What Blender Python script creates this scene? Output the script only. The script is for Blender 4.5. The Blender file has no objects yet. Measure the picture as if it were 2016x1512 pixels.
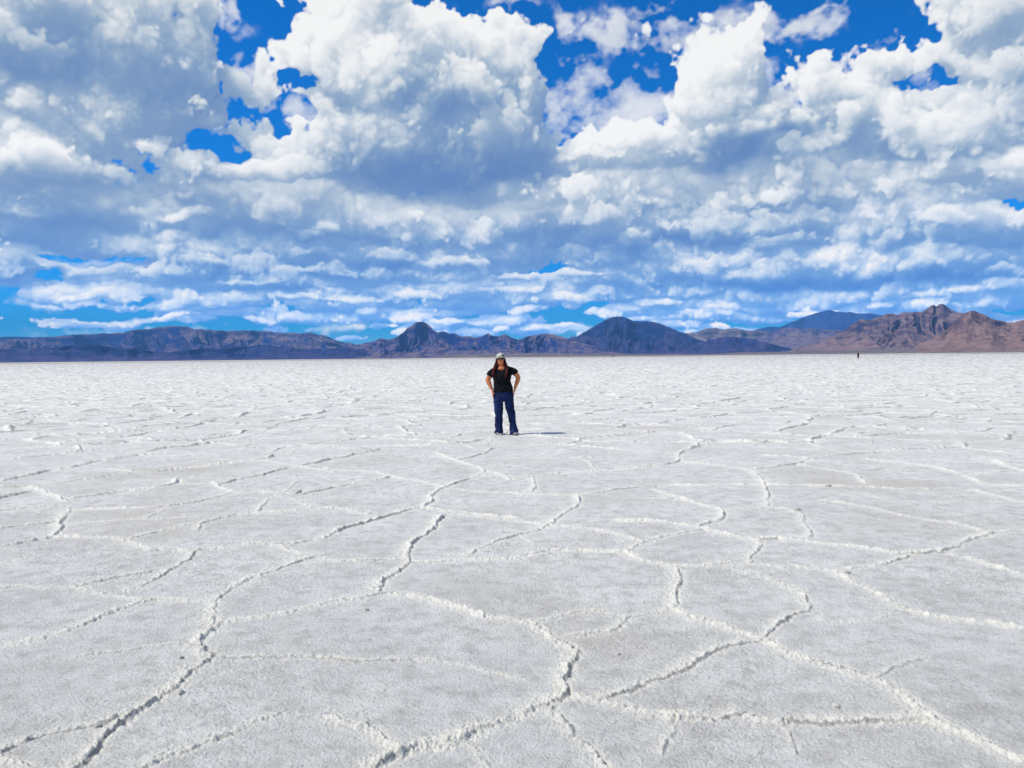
import bpy, bmesh, math, random
import numpy as np
from mathutils import Vector, Matrix
scene = bpy.context.scene
# ------------------------------------------------------------------ camera
F = 1514.0                      # focal length in photo pixels (photo 2016 x 1512)
PITCH = math.atan(53.5 / F); ROLL = math.radians(0.60); EYE = 1.6
def cam_axes():
    cp, sp = math.cos(PITCH), math.sin(PITCH)
    fw = np.array([0, cp, -sp]); rt0 = np.array([1.0, 0, 0]); up0 = np.array([0, sp, cp])
    c, s = math.cos(ROLL), math.sin(ROLL)
    return rt0 * c - up0 * s, rt0 * s + up0 * c, fw
RT, UP, FW = cam_axes()
def ray(px, py):
    d = FW + RT * ((px - 1008) / F) - UP * ((py - 756) / F)
    return d / np.linalg.norm(d)
def azel(px, py):
    d = ray(px, py); return math.degrees(math.atan2(d[0], d[1])), math.degrees(math.asin(d[2]))
def ground_at(px, py):
    d = ray(px, py); t = EYE / -d[2]; return d[0] * t, d[1] * t
cd = bpy.data.cameras.new('camera'); cam = bpy.data.objects.new('camera', cd); scene.collection.objects.link(cam)
cd.sensor_fit = 'HORIZONTAL'; cd.sensor_width = 36.0; cd.lens = 36.0 * F / 2016
cd.clip_start = 0.05; cd.clip_end = 300000
cam.matrix_world = Matrix(((RT[0], UP[0], -FW[0], 0), (RT[1], UP[1], -FW[1], 0), (RT[2], UP[2], -FW[2], EYE), (0, 0, 0, 1)))
scene.camera = cam
scene.render.engine = 'CYCLES'
# ------------------------------------------------------------------ sun, sky, exposure
SUN_EL = math.radians(52); SUN_AZ = math.radians(-101)         # azimuth from +Y, clockwise
w = bpy.data.worlds.new('World'); scene.world = w; w.use_nodes = True
nt = w.node_tree; nt.nodes.clear()
sky = nt.nodes.new('ShaderNodeTexSky'); sky.sky_type = 'NISHITA'; sky.sun_disc = False
sky.sun_elevation = SUN_EL; sky.sun_rotation = SUN_AZ; sky.altitude = 1300; sky.air_density = 1.0; sky.dust_density = 0.2; sky.ozone_density = 1.5
hs = nt.nodes.new('ShaderNodeHueSaturation'); hs.inputs['Saturation'].default_value = 1.45; hs.inputs['Value'].default_value = 0.9
bg = nt.nodes.new('ShaderNodeBackground'); bg.inputs['Strength'].default_value = 0.12
ow = nt.nodes.new('ShaderNodeOutputWorld')
mu = nt.nodes.new('ShaderNodeMix'); mu.data_type = 'RGBA'; mu.blend_type = 'MULTIPLY'; mu.inputs[0].default_value = 1; mu.inputs[7].default_value = (.48, .86, 1.38, 1)
nt.links.new(sky.outputs[0], mu.inputs[6]); nt.links.new(mu.outputs[2], hs.inputs['Color']); nt.links.new(hs.outputs[0], bg.inputs[0]); nt.links.new(bg.outputs[0], ow.inputs[0])
ld = bpy.data.lights.new('sun', 'SUN'); ld.energy = 4.15; ld.angle = math.radians(0.53); ld.color = (1.0, 0.955, 0.87)
sun = bpy.data.objects.new('sun', ld); scene.collection.objects.link(sun)
sdir = Vector((math.sin(SUN_AZ) * math.cos(SUN_EL), math.cos(SUN_AZ) * math.cos(SUN_EL), math.sin(SUN_EL)))
sun.rotation_euler = sdir.to_track_quat('Z', 'Y').to_euler(); sun.location = (0, 0, 50)
vs = scene.view_settings; vs.view_transform = 'Standard'; vs.look = 'None'; vs.exposure = 0.0; vs.gamma = 1.0
try: vs.use_curve_mapping = False
except Exception: pass
cy = scene.cycles
cy.max_bounces = 6; cy.transparent_max_bounces = 8; cy.volume_bounces = 0

# ------------------------------------------------------------------ helpers
def link(o, parent=None, loc=None):
    scene.collection.objects.link(o)
    if parent is not None: o.parent = parent
    if loc is not None: o.location = loc
    return o
def props(o, label=None, cat=None, group=None, kind=None):
    if label: o['label'] = label
    if cat: o['category'] = cat
    if group: o['group'] = group
    if kind: o['kind'] = kind
    return o
def grid_mesh(name, co, nr, nc, smooth=True, wrap=False):
    me = bpy.data.meshes.new(name)
    n = nr * nc
    r = np.arange(nr - 1)[:, None]; c = np.arange(nc if wrap else nc - 1)[None, :]
    c2 = (c + 1) % nc
    a = (r * nc + c).ravel(); b = (r * nc + c2).ravel(); d = ((r + 1) * nc + c2).ravel(); e = ((r + 1) * nc + c).ravel()
    f = np.stack([a, b, d, e], 1).astype(np.int32)
    me.vertices.add(n); me.vertices.foreach_set('co', co.astype(np.float32).ravel())
    me.loops.add(f.size); me.loops.foreach_set('vertex_index', f.ravel())
    me.polygons.add(len(f)); me.polygons.foreach_set('loop_start', np.arange(0, f.size, 4, dtype=np.int32))
    me.update(calc_edges=True)
    me.polygons.foreach_set('use_smooth', np.full(len(f), smooth))
    me.update()
    return me
def fattr(me, name, vals):
    a = me.attributes.new(name, 'FLOAT', 'POINT'); a.data.foreach_set('value', vals.astype(np.float32).ravel())
def new_mat(name):
    m = bpy.data.materials.new(name); m.use_nodes = True
    return m, m.node_tree, m.node_tree.nodes['Principled BSDF']
def N(nt, t, **kw):
    n = nt.nodes.new(t)
    for k, v in kw.items():
        if k.startswith('i_'):
            k = k[2:]; k = int(k) if k.isdigit() else k.replace('_', ' ')
            n.inputs[k].default_value = v
        else: setattr(n, k, v)
    return n
def ramp(nt, src, stops):
    n = nt.nodes.new('ShaderNodeValToRGB'); el = n.color_ramp.elements
    while len(el) < len(stops): el.new(0.5)
    for e, (p, c) in zip(el, stops):
        e.position = p; e.color = (c, c, c, 1) if isinstance(c, (int, float)) else (*c, 1)
    nt.links.new(src, n.inputs[0]); return n.outputs[0]
def mix(nt, fac, a, b, mode='MIX'):
    n = nt.nodes.new('ShaderNodeMix'); n.data_type = 'RGBA'; n.blend_type = mode
    for s, v in ((0, fac), (6, a), (7, b)):
        if hasattr(v, 'is_output'): nt.links.new(v, n.inputs[s])
        elif isinstance(v, (int, float)): n.inputs[s].default_value = v
        else: n.inputs[s].default_value = (*v, 1)
    return n.outputs[2]
# value noise at arbitrary points
class VN:
    def __init__(s, seed): s.t = np.random.default_rng(seed).uniform(-1, 1, (256, 256)).astype(np.float32)
    def __call__(s, x, y):
        xi = np.floor(x).astype(np.int64); yi = np.floor(y).astype(np.int64)
        fx = (x - xi).astype(np.float32); fy = (y - yi).astype(np.float32)
        fx = fx * fx * (3 - 2 * fx); fy = fy * fy * (3 - 2 * fy)
        x0 = xi & 255; x1 = (xi + 1) & 255; y0 = yi & 255; y1 = (yi + 1) & 255
        t = s.t
        return (t[y0, x0] * (1 - fx) + t[y0, x1] * fx) * (1 - fy) + (t[y1, x0] * (1 - fx) + t[y1, x1] * fx) * fy
def fbm(vn, x, y, octs=4, gain=.5):
    r = 0; a = 1; s = 1; c, sn = math.cos(.6), math.sin(.6)
    for _ in range(octs):
        r = r + a * vn(x * s, y * s); a *= gain; s *= 2.03
        x, y = x * c - y * sn + 17.3, x * sn + y * c + 5.1
    return r

HAZE = 3.0e-5

# ------------------------------------------------------------------ salt flat: one sheet to the horizon
# pressure ridges between the salt plates near the camera (photo pixels -> metres on the ground), last number = how strong
RIDGES = [
([130,1512,170,1485,200,1455,230,1425,270,1400,300,1377,330,1360,355,1345,370,1327,400,1305,420,1290,402,1270,410,1255,430,1237,450,1222,430,1222,422,1205,415,1181],1.35),
([450,1222,472,1218,525,1212,575,1204,625,1192,675,1182,715,1175,745,1162],1),
([415,1181,430,1175,460,1152,490,1135,530,1122,570,1107,620,1094],1),
([620,1094,590,1087,565,1080,550,1070,505,1069,450,1075,375,1084],.9),([620,1094,665,1100,725,1101,795,1102],.9),
([745,1162,750,1142,780,1127,802,1110,802,1092,810,1077,825,1060,840,1050,855,1034,872,1017],1.2),
([802,1108,850,1106,925,1100,1008,1096,1053,1086,1093,1081,1158,1085,1228,1086],1),
([745,1162,770,1162,820,1170,880,1181,915,1195,940,1207,1008,1217,1053,1225,1083,1247,1123,1270,1140,1290,1128,1310,1123,1335,1130,1360],1.35),
([1130,1360,1108,1372,1078,1382,1048,1395,1008,1410,950,1435,900,1455,850,1470,800,1477,770,1495,745,1512],1.3),
([800,1477,775,1470,740,1447,710,1425,675,1412,655,1407],1.1),([710,1422,715,1400,740,1375,780,1352],.45),([655,1400,700,1395],.4),
([270,1512,320,1490,380,1472,440,1455,475,1442,520,1420,552,1407],1.0),([557,1395,600,1370,625,1350],.3),([552,1407,610,1405,655,1407],.35),
([420,1290,435,1289,500,1290,575,1294,650,1297,725,1304,775,1302,825,1295,890,1299,950,1312,1008,1325,1030,1332],.85),
([0,1270,65,1257,115,1245,170,1225,220,1202,250,1192,285,1182],.95),
([0,1162,60,1157,150,1155,175,1157,200,1167,240,1177,285,1182,350,1182,415,1181],.9),
([165,1150,190,1144,240,1132,300,1121],.8),([260,1159,300,1145,330,1127,350,1107,370,1095,375,1084],.9),
([375,1084,345,1079,300,1081,270,1067,225,1061,165,1057,107,1057],.95),([0,1080,50,1070,107,1057],.9),([0,1112,30,1105,75,1095],.6),
([100,1295,190,1282,280,1270,350,1262,390,1265,405,1275],.6),
([0,1472,25,1462,75,1445,125,1432,190,1422,245,1405],.9),([0,1472,15,1485,50,1495,90,1512],1.0),
([900,1458,915,1460,940,1485,970,1512],.6),
([1130,1360,1158,1370,1208,1377,1248,1390,1288,1400,1323,1407,1383,1410,1448,1402,1488,1412,1543,1420,1608,1425,1683,1424,1758,1421,1828,1420],1.15),
([1323,1407,1323,1430,1313,1455,1298,1480],.75),([1093,1395,1118,1425,1143,1450,1163,1480,1193,1512],.95),
([1208,1367,1248,1352,1288,1335,1328,1320,1368,1300,1403,1282,1443,1267,1503,1262],1.1),
([1228,1086,1258,1100,1288,1107,1323,1115,1340,1130,1340,1150,1325,1175,1318,1195],1.15),
([1318,1195,1348,1205,1398,1225,1448,1240,1503,1252,1538,1277,1583,1290,1648,1312,1723,1337,1758,1360,1788,1385,1828,1417,1883,1440,1933,1462,1983,1487,2016,1497,2080,1520],1.3),
([1318,1195,1248,1207,1223,1225,1198,1237,1158,1242,1128,1247],.8),([1063,1222,1108,1212,1158,1202,1188,1198,1233,1210],.75),
([1508,1255,1525,1235,1538,1220,1568,1210,1603,1200,1583,1175,1548,1157,1508,1140,1468,1125],1.0),
([1603,1200,1628,1225,1653,1230,1708,1225,1738,1220,1778,1205],.6),([1728,1337,1758,1330,1793,1315,1838,1300],.65),
([1550,1422,1558,1445,1573,1480],.55),([1495,1490,1505,1470,1500,1512],.4),
([1653,1125,1678,1142,1723,1167,1773,1200,1833,1215,1898,1225,1958,1230,2016,1240,2090,1250],1.2),
([1653,1125,1608,1119,1533,1115,1483,1110,1443,1107,1398,1115,1333,1115],.95),([1483,1110,1483,1097,1495,1080,1488,1065],.9),
([1008,1025,1083,1032,1158,1040,1208,1047,1268,1065],.85),([870,1008,1008,1025],.8),
([1223,1027,1288,1027,1383,1040,1433,1055,1483,1065,1558,1065,1633,1075,1708,1082,1783,1092,1858,1087,1898,1095,1933,1105,2016,1127,2080,1145],1.1),
([1858,1087,1878,1077,1898,1067,1948,1050,2016,1045,2070,1042],1.0),([1783,1097,1748,1110,1673,1120],.9),
([1618,985,1723,1000,1758,1012,1833,1025,1908,1037,1953,1050],.85),([1228,1086,1248,1072,1283,1065,1333,1055,1378,1045],.9),
([928,1090,950,1072,1008,1055,1073,1040,1093,1020,1133,1005,1143,992,1133,977],.95),([1030,1050,1063,1077],.6),
([1008,970,1058,977,1133,975,1173,974,1233,962,1328,954,1408,955,1508,954,1633,957,1708,957,1808,962,1903,962],.9),
([1168,974,1233,982,1318,982],.5),([1293,965,1333,980,1388,995,1433,1006,1423,1025,1393,1032,1380,1040],1.0),
([1438,1005,1483,1004,1538,1002,1568,1010,1590,1030,1600,1050,1593,1062],.75),([1508,954,1518,980,1518,1000],.9),
([1508,954,1500,945,1488,930,1483,922,1423,915,1338,907],.95),([1338,907,1338,890,1378,877,1423,860],.85),
([1338,907,1318,912,1233,922,1173,927,1093,935,1008,945],.85),([1053,942,1058,960,1038,970],.7),
([1008,902,1148,902,1170,915,1175,927],.6),([1148,902,1193,887,1183,875,1158,870],.8),
([1483,922,1573,914,1598,900,1558,897,1508,895],.9),([1573,914,1638,922,1683,930,1708,950],.85),([1693,925,1808,917],.7),
([1708,902,1818,912,1883,925,1908,937,1948,957,2016,956,2080,957],.9),([1903,962,1958,975,2000,987,2070,1000],.95),([1908,937,1923,930,1983,925],.8),
([1828,885,1873,897,1938,897,1983,915,2016,925,2060,935],.9),([1608,897,1718,890,1828,882],.7),([1703,970,1773,990,2016,992],.45),
([635,1060,670,1045,725,1027,780,1010,835,1002,915,1007,1008,1020],1.2),([635,1060,575,1070,520,1069],.8),
([835,1002,855,985,845,975,880,960,935,942,960,927],1.0),([880,960,820,947,770,940,735,930,625,922],.85),([880,962,960,968,1008,970],.7),
([770,942,700,955,645,965,590,975],1.0),([590,975,530,970,475,970,435,962,425,952],.9),
([585,982,620,1002,670,1002,735,1012],.9),([620,1002,570,1009,505,1011,450,1020,400,1032,397,1042],.95),([400,1032,340,1042,265,1060],.85),
([505,1011,517,992,550,977,590,975],.85),([550,977,590,950,585,940],.5),([450,972,360,992,330,997,140,1002],.95),([320,1005,292,1020],.6),
([135,1000,130,1012,115,1025,127,1035,107,1055],1.1),([0,1040,107,1025],.9),([140,1030,250,1025,400,1017],.6),([0,1004,75,997,120,995],.9),
([0,960,65,962,100,972,130,985],1.0),([0,982,55,970],1.1),([60,960,175,945,260,935,330,930,425,915,520,905,545,892,640,885,745,885],1.0),
([220,925,260,932],.8),([350,945,345,955,295,962,150,980],1.1),([345,955,410,955],.6),
([745,887,650,907,550,927,500,942,435,955],1.0),([515,907,600,920,660,930],.8),([745,885,850,887,900,907,960,927,1008,945],.95),
([0,950,75,935,175,915,250,900,350,887,500,880],1.1),([30,905,160,890,250,880],.9),([900,907,940,897,975,882],.8),([960,927,1008,930],.5),
([1100,1300,1160,1296],.2),([2016,1300,1960,1290,1900,1300],.25),([-60,1290,0,1270],.9),([-60,1450,0,1472],.9),([-60,1160,0,1162],.8)]
SEG = []
for pts, stg in RIDGES:
    P = [ground_at(pts[i], pts[i + 1]) for i in range(0, len(pts), 2)]
    # soften the traced corners
    Q = [P[0]]
    for a, b in zip(P[:-1], P[1:]):
        Q += [(a[0] * .75 + b[0] * .25, a[1] * .75 + b[1] * .25), (a[0] * .25 + b[0] * .75, a[1] * .25 + b[1] * .75)]
    Q.append(P[-1])
    acc = 0; L = sum(math.hypot(b[0] - a[0], b[1] - a[1]) for a, b in zip(Q[:-1], Q[1:]))
    for a, b in zip(Q[:-1], Q[1:]):
        SEG.append((a, b, stg))
vnA, vnB, vnC, vnD, vnE = (VN(s) for s in (1, 2, 3, 4, 5))
def traced(x, y):
    d = np.full(x.shape, 9.0, np.float32); st = np.zeros(x.shape, np.float32)
    R = .45
    order = np.argsort(y.ravel(), kind='stable'); ys = y.ravel()[order]; xs = x.ravel()[order]
    df = np.full(xs.shape, 9.0, np.float32); sf = np.zeros(xs.shape, np.float32); gf = np.zeros(xs.shape, np.float32)
    for (a, b, stg) in SEG:
        i0 = np.searchsorted(ys, min(a[1], b[1]) - R); i1 = np.searchsorted(ys, max(a[1], b[1]) + R)
        if i1 <= i0: continue
        X = xs[i0:i1]; k = np.nonzero((X > min(a[0], b[0]) - R) & (X < max(a[0], b[0]) + R))[0]
        if len(k) == 0: continue
        X = X[k]; Y = ys[i0:i1][k]
        dx, dy = b[0] - a[0], b[1] - a[1]
        t = np.clip(((X - a[0]) * dx + (Y - a[1]) * dy) / (dx * dx + dy * dy + 1e-9), 0, 1)
        dd = np.hypot(X - a[0] - t * dx, Y - a[1] - t * dy) / (.55 + .45 * stg)
        kk = i0 + k; m = dd < df[kk]
        nx_, ny_ = -dy, dx                      # the higher plate lies on the side away from the step's face
        if nx_ * .98 - ny_ * .25 < 0: nx_, ny_ = -nx_, -ny_
        sd = (X - a[0]) * nx_ + (Y - a[1]) * ny_
        df[kk[m]] = dd[m]; sf[kk[m]] = stg; gf[kk[m]] = np.where(sd[m] < 0, 1, -1)
    d.ravel()[order] = df; st.ravel()[order] = sf; sg = np.zeros(x.shape, np.float32); sg.ravel()[order] = gf
    return d, st, sg
def cells(x, y, S, seed):
    # distance to the nearest border between jittered cells, and a strength that belongs to that border
    rg = np.random.default_rng(seed); T = 512
    jx = rg.uniform(.02, .98, (T, T)).astype(np.float32); jy = rg.uniform(.02, .98, (T, T)).astype(np.float32); h = rg.integers(1, 1 << 20, (T, T))
    X = (x / S).astype(np.float64); Y = (y / S).astype(np.float64)
    xi = np.floor(X).astype(np.int64); yi = np.floor(Y).astype(np.int64)
    best = np.full(x.shape, 1e9); bx = np.zeros(x.shape); by = np.zeros(x.shape); bh = np.zeros(x.shape, np.int64)
    pts = []
    for j in (-1, 0, 1):
        for i in (-1, 0, 1):
            cx, cyy = (xi + i) & (T - 1), (yi + j) & (T - 1)
            px = xi + i + jx[cyy, cx]; py = yi + j + jy[cyy, cx]; dd = (px - X) ** 2 + (py - Y) ** 2
            m = dd < best; best[m] = dd[m]; bx[m] = px[m]; by[m] = py[m]; bh[m] = h[cyy, cx][m]
    e = np.full(x.shape, 1e9); eh = np.zeros(x.shape, np.int64); sg = np.zeros(x.shape, np.float32)
    for j in (-2, -1, 0, 1, 2):
        for i in (-2, -1, 0, 1, 2):
            cx, cyy = (xi + i) & (T - 1), (yi + j) & (T - 1)
            px = xi + i + jx[cyy, cx]; py = yi + j + jy[cyy, cx]
            vx = px - bx; vy = py - by; l = np.hypot(vx, vy)
            d = np.where(l > 1e-4, ((px + bx) * .5 - X) * vx + ((py + by) * .5 - Y) * vy, 1e9) / np.maximum(l, 1e-4)
            m = d < e; e[m] = d[m]; eh[m] = (bh ^ h[cyy, cx])[m]; sg[m] = np.where(vx * .98 - vy * .25 > 0, 1, -1)[m]
    return (e * S).astype(np.float32), ((eh * 2654435761 >> 7) % 1000 / 1000.).astype(np.float32), sg
def to_photo(x, y):
    dx, dy, dz = x, y, -EYE
    zc = dx * FW[0] + dy * FW[1] + dz * FW[2]; zc = np.where(zc < .1, .1, zc)
    return 1008 + F * (dx * RT[0] + dy * RT[1] + dz * RT[2]) / zc, 756 - F * (dx * UP[0] + dy * UP[1] + dz * UP[2]) / zc
def salt_height(x, y):
    r = np.hypot(x, y)
    # wander of the lines
    wx = .035 * fbm(vnA, x / .30, y / .30, 3) + .010 * vnB(x / .05, y / .05) * np.clip(1.4 - r / 10, 0, 1)
    wy = .035 * fbm(vnC, x / .30, y / .30, 3) + .010 * vnD(x / .05, y / .05) * np.clip(1.4 - r / 10, 0, 1)
    near = (r < 17)
    d = np.full(x.shape, 9.0, np.float32); st = np.zeros(x.shape, np.float32)
    gs = np.zeros(x.shape, np.float32); dn, sn, gn = traced((x + wx)[near], (y + wy)[near]); d[near] = dn; st[near] = sn; gs[near] = gn
    px, py = to_photo(x, y)
    m = np.clip((py - 872) / 26 + .8 * vnE(x / 1.2, y / 1.2), 0, 1) * (np.abs(px - 1008) < 1090) * (r < 17)
    wide = (m < 1)
    xv = (x + .14 * fbm(vnB, x / 1.3, y / 1.3, 3) + wx)[wide]; yv = (y + .14 * fbm(vnD, x / 1.3, y / 1.3, 3) + wy)[wide]
    e1, h1, g1 = cells(xv * .9, yv, 1.75, 7); e2, h2, g2 = cells(xv + 31.7, yv * 1.1 + 11, .95, 8)
    s1 = np.clip(.60 + .65 * h1, 0, 1.2); s2 = np.clip((h2 - .45) * 1.3, 0, .6)
    mv = (1 - m[wide])
    # height of a ridge from its distance
    def prof(d, s, g, r):
        d0 = d; d = d / (1 + np.clip((r - 4) / 14, 0, 3))
        crack_shade = np.where(g > 0, .85 * np.clip((r - 7) / 8, 0, 1) * np.exp(-((d0 / (.004 + .0013 * r)) ** 2)), np.exp(-((d0 / (.006 + .0020 * r)) ** 2))) * s; d0 = d0 / (1 + np.clip((r - 6) / 9, 0, 4))  # mask for the shade of the gaps, which goes into the salt colour
        up = (.62 * np.exp(-(d / .030) ** 1.3) + .38 * np.exp(-(d / .12) ** 1.1))
        lo = .55 * np.clip(1.1 - d0 / .014, 0, 1) - .25 * np.exp(-((d0 - .014) / .009) ** 2)
        core = np.where(g > 0, up, lo) * s
        skirt = np.where(g > 0, np.exp(-(d / .06) ** 1.3), np.exp(-(d / .035) ** 1.3)) * s
        return core, skirt, crack_shade
    c0, k0, q0 = prof(d, st, gs, r); c0 *= np.clip(m * 1.5, 0, 1); k0 *= m
    c1, k1, q1 = prof(e1, s1, g1, r[wide]); c2, k2, q2 = prof(e2, s2, g2, r[wide])
    core = c0; skirt = k0; crk_shade = q0 * m; crk_shade[wide] += np.maximum(q1, q2) * mv
    cw = np.where(e1 < e2 * .8, c1, c2 + c1) * mv; kw = np.maximum(k1, k2) * mv
    core[wide] += cw; skirt[wide] = np.maximum(skirt[wide], kw)
    var = np.clip(.82 + .50 * vnA(x / .23, y / .23) + .35 * vnC(x / .05, y / .05), .2, 1.35)
    lump = fbm(vnE, x / .022, y / .022, 3, .7)
    fade = np.clip(1.25 - r / 900., .0, 1)
    hgt = core * var * (.013 + .029 * np.clip((r - 5) / 10, 0, 1)) + skirt * lump * .0085 * np.clip(1.5 - r / 14, 0, 1)
    hgt += .0044 * fbm(vnB, x / .040, y / .030, 4, .8) * np.clip(1.25 - r / 20, 0, 1) * (.55 + .45 * vnC(x / .8, y / .8))
    hgt += .006 * fbm(vnA, x / .5, y / .5, 2) + .018 * fbm(vnD, x / 2.7, y / 2.7, 2)
    crumbs = np.clip(vnC(x / .055 + 3, y / .055) - .80, 0, 1) * np.clip(vnB(x / 1.1, y / 1.1) + .45, 0, 1) * np.clip(1 - r / 13, 0, 1)
    hgt += crumbs * .055
    crk_shade = np.clip(crk_shade * (.7 + 1.0 * vnB(x / .35, y / .35)) * (1 + 1.1 * np.clip((r - 9) / 12, 0, 1)), 0, 1)
    return hgt * fade, crk_shade, np.clip(skirt * 1.2 - .2, 0, 1) * np.clip(.35 + .6 * var, 0, 1), np.clip(skirt, 0, 1)
fs = F * 1024 / 2016
s_rows = np.concatenate([np.geomspace(fs * EYE / .35, 500, 24, endpoint=False), np.arange(500, 200, -.62), np.arange(200, 60, -.36), np.arange(60, 12, -.17), np.arange(12, 1.0, -.10)])
rr = np.concatenate([fs * EYE / s_rows, np.geomspace(1300, 46000, 40)])
az = np.radians(np.concatenate([np.arange(-180, -40, 1.0), np.arange(-40, -36.5, .3), np.arange(-36.5, 36.5, .064), np.arange(36.5, 40, .3), np.arange(40, 180, 1.0)]))
RR, AA = np.meshgrid(rr, az, indexing='ij')
GX = RR * np.sin(AA); GY = RR * np.cos(AA)
z = np.zeros_like(GX); ridge = np.zeros(GX.shape, np.float32); skirt = np.zeros(GX.shape, np.float32)
sel = RR < 1250
hz, ck, rd, sk = salt_height(GX[sel], GY[sel])
crack_shade = np.zeros(GX.shape, np.float32); crack_shade[sel] = ck; z[sel] = hz; ridge[sel] = rd; skirt[sel] = sk
me = grid_mesh('ground', np.stack([GX, GY, z], 2).reshape(-1, 3), len(rr), len(az), wrap=True)
fattr(me, 'ridge', ridge); fattr(me, 'skirt', skirt); fattr(me, 'crack_shade', crack_shade)
ground = link(bpy.data.objects.new('ground', me)); props(ground, kind='structure')
m, nt, bs = new_mat('salt_crust'); L = nt.links
geo = N(nt, 'ShaderNodeNewGeometry'); ra = N(nt, 'ShaderNodeAttribute', attribute_name='ridge'); sa = N(nt, 'ShaderNodeAttribute', attribute_name='skirt')
pos = geo.outputs['Position']
n1 = N(nt, 'ShaderNodeTexNoise', i_Scale=1.1, i_Detail=7.0, i_Roughness=.62); L.new(pos, n1.inputs['Vector'])
n2 = N(nt, 'ShaderNodeTexNoise', i_Scale=7.0, i_Detail=5.0, i_Roughness=.7); L.new(pos, n2.inputs['Vector'])
n3 = N(nt, 'ShaderNodeTexNoise', i_Scale=45.0, i_Detail=5.0, i_Roughness=.6); L.new(pos, n3.inputs['Vector'])
n5 = N(nt, 'ShaderNodeTexNoise', i_Scale=.33, i_Detail=3.0); L.new(pos, n5.inputs['Vector'])
plate = mix(nt, ramp(nt, n1.outputs[0], [(.36, 0), (.66, 1)]), (.665, .645, .59), (.82, .80, .735))
plate = mix(nt, ramp(nt, n2.outputs[0], [(.34, .8), (.52, 0)]), plate, (.53, .51, .46))
plate = mix(nt, ramp(nt, n2.outputs[0], [(.54, 0), (.74, .8)]), plate, (.86, .85, .80))
plate = mix(nt, ramp(nt, n5.outputs[0], [(.54, 0), (.68, .75)]), plate, (.60, .56, .47))
plate = mix(nt, ramp(nt, n3.outputs[0], [(.30, .6), (.43, 0)]), plate, (.33, .32, .31))
col = mix(nt, sa.outputs['Fac'], plate, (.78, .755, .67))
col = mix(nt, ra.outputs['Fac'], col, (.94, .91, .79))
qa = N(nt, 'ShaderNodeAttribute', attribute_name='crack_shade'); col = mix(nt, ramp(nt, qa.outputs['Fac'], [(.15, 0), (.5, .30), (1, .62)]), col, (.27, .26, .25))  # shade of the gaps and step faces painted dark into the salt colour
# beyond the salt: damp mud, a last strip of salt, then the pale desert floor
sep = N(nt, 'ShaderNodeSeparateXYZ'); L.new(pos, sep.inputs[0])
ln = N(nt, 'ShaderNodeVectorMath', operation='LENGTH'); L.new(pos, ln.inputs[0])
n4 = N(nt, 'ShaderNodeTexNoise', i_Scale=.003, i_Detail=4.0); L.new(pos, n4.inputs['Vector'])
ds = N(nt, 'ShaderNodeMath', operation='MULTIPLY_ADD', i_1=1500.0); L.new(n4.outputs[0], ds.inputs[0]); L.new(ln.outputs['Value'], ds.inputs[2])
dn = N(nt, 'ShaderNodeMath', operation='DIVIDE', i_1=4000.0); L.new(ds.outputs[0], dn.inputs[0])
zone = ramp(nt, dn.outputs[0], [(.0, 0), (.36, 0), (.40, .75), (.47, .75), (.50, 0), (.62, 0), (.66, 1)])
col = mix(nt, zone, col, (.20, .17, .15))
L.new(col, bs.inputs['Base Color']); bs.inputs['Roughness'].default_value = .75; bs.inputs['Specular IOR Level'].default_value = .25
b1 = N(nt, 'ShaderNodeBump', i_Strength=1.0, i_Distance=.020); nb = N(nt, 'ShaderNodeTexNoise', i_Scale=70.0, i_Detail=5.0, i_Roughness=.7)
L.new(pos, nb.inputs['Vector']); L.new(nb.outputs[0], b1.inputs['Height'])
b2 = N(nt, 'ShaderNodeBump', i_Strength=.25, i_Distance=.03); mp = N(nt, 'ShaderNodeMapping'); mp.inputs['Scale'].default_value = (5, 11, 8); mp.inputs['Rotation'].default_value = (0, 0, .25)
nb2 = N(nt, 'ShaderNodeTexNoise', i_Scale=1.0, i_Detail=4.0, i_Roughness=.6); L.new(pos, mp.inputs[0]); L.new(mp.outputs[0], nb2.inputs['Vector'])
L.new(nb2.outputs[0], b2.inputs['Height']); L.new(b1.outputs[0], b2.inputs['Normal']); L.new(b2.outputs[0], bs.inputs['Normal'])
me.materials.append(m)

# ---------------------------------------------------------------- cloud field, in azimuth / elevation degrees
def bspl(n,m):
    # n samples over m lattice cells, cubic b-spline weights
    t=np.linspace(0,m,n,endpoint=False)+.5*m/n; i=np.floor(t).astype(int); f=t-i
    W=np.zeros((n,m+4),np.float32); r=np.arange(n)
    w=[(1-f)**3/6,(3*f**3-6*f*f+4)/6,(-3*f**3+3*f*f+3*f+1)/6,f**3/6]
    for k in range(4): W[r,i+k]+=w[k]
    return W
def noise3(rng,nz,ny,nx,cz,cy,cx):
    L=rng.standard_normal((cz+4,cy+4,cx+4)).astype(np.float32)
    a=np.tensordot(bspl(nz,cz),L,(1,0)); a=np.tensordot(a,bspl(ny,cy),(1,1)).transpose(0,2,1)
    return np.tensordot(a,bspl(nx,cx),(2,1))*1.6
def noise2(rng,ny,nx,cy,cx): return noise3(rng,2,ny,nx,1,cy,cx)[0]
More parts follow.
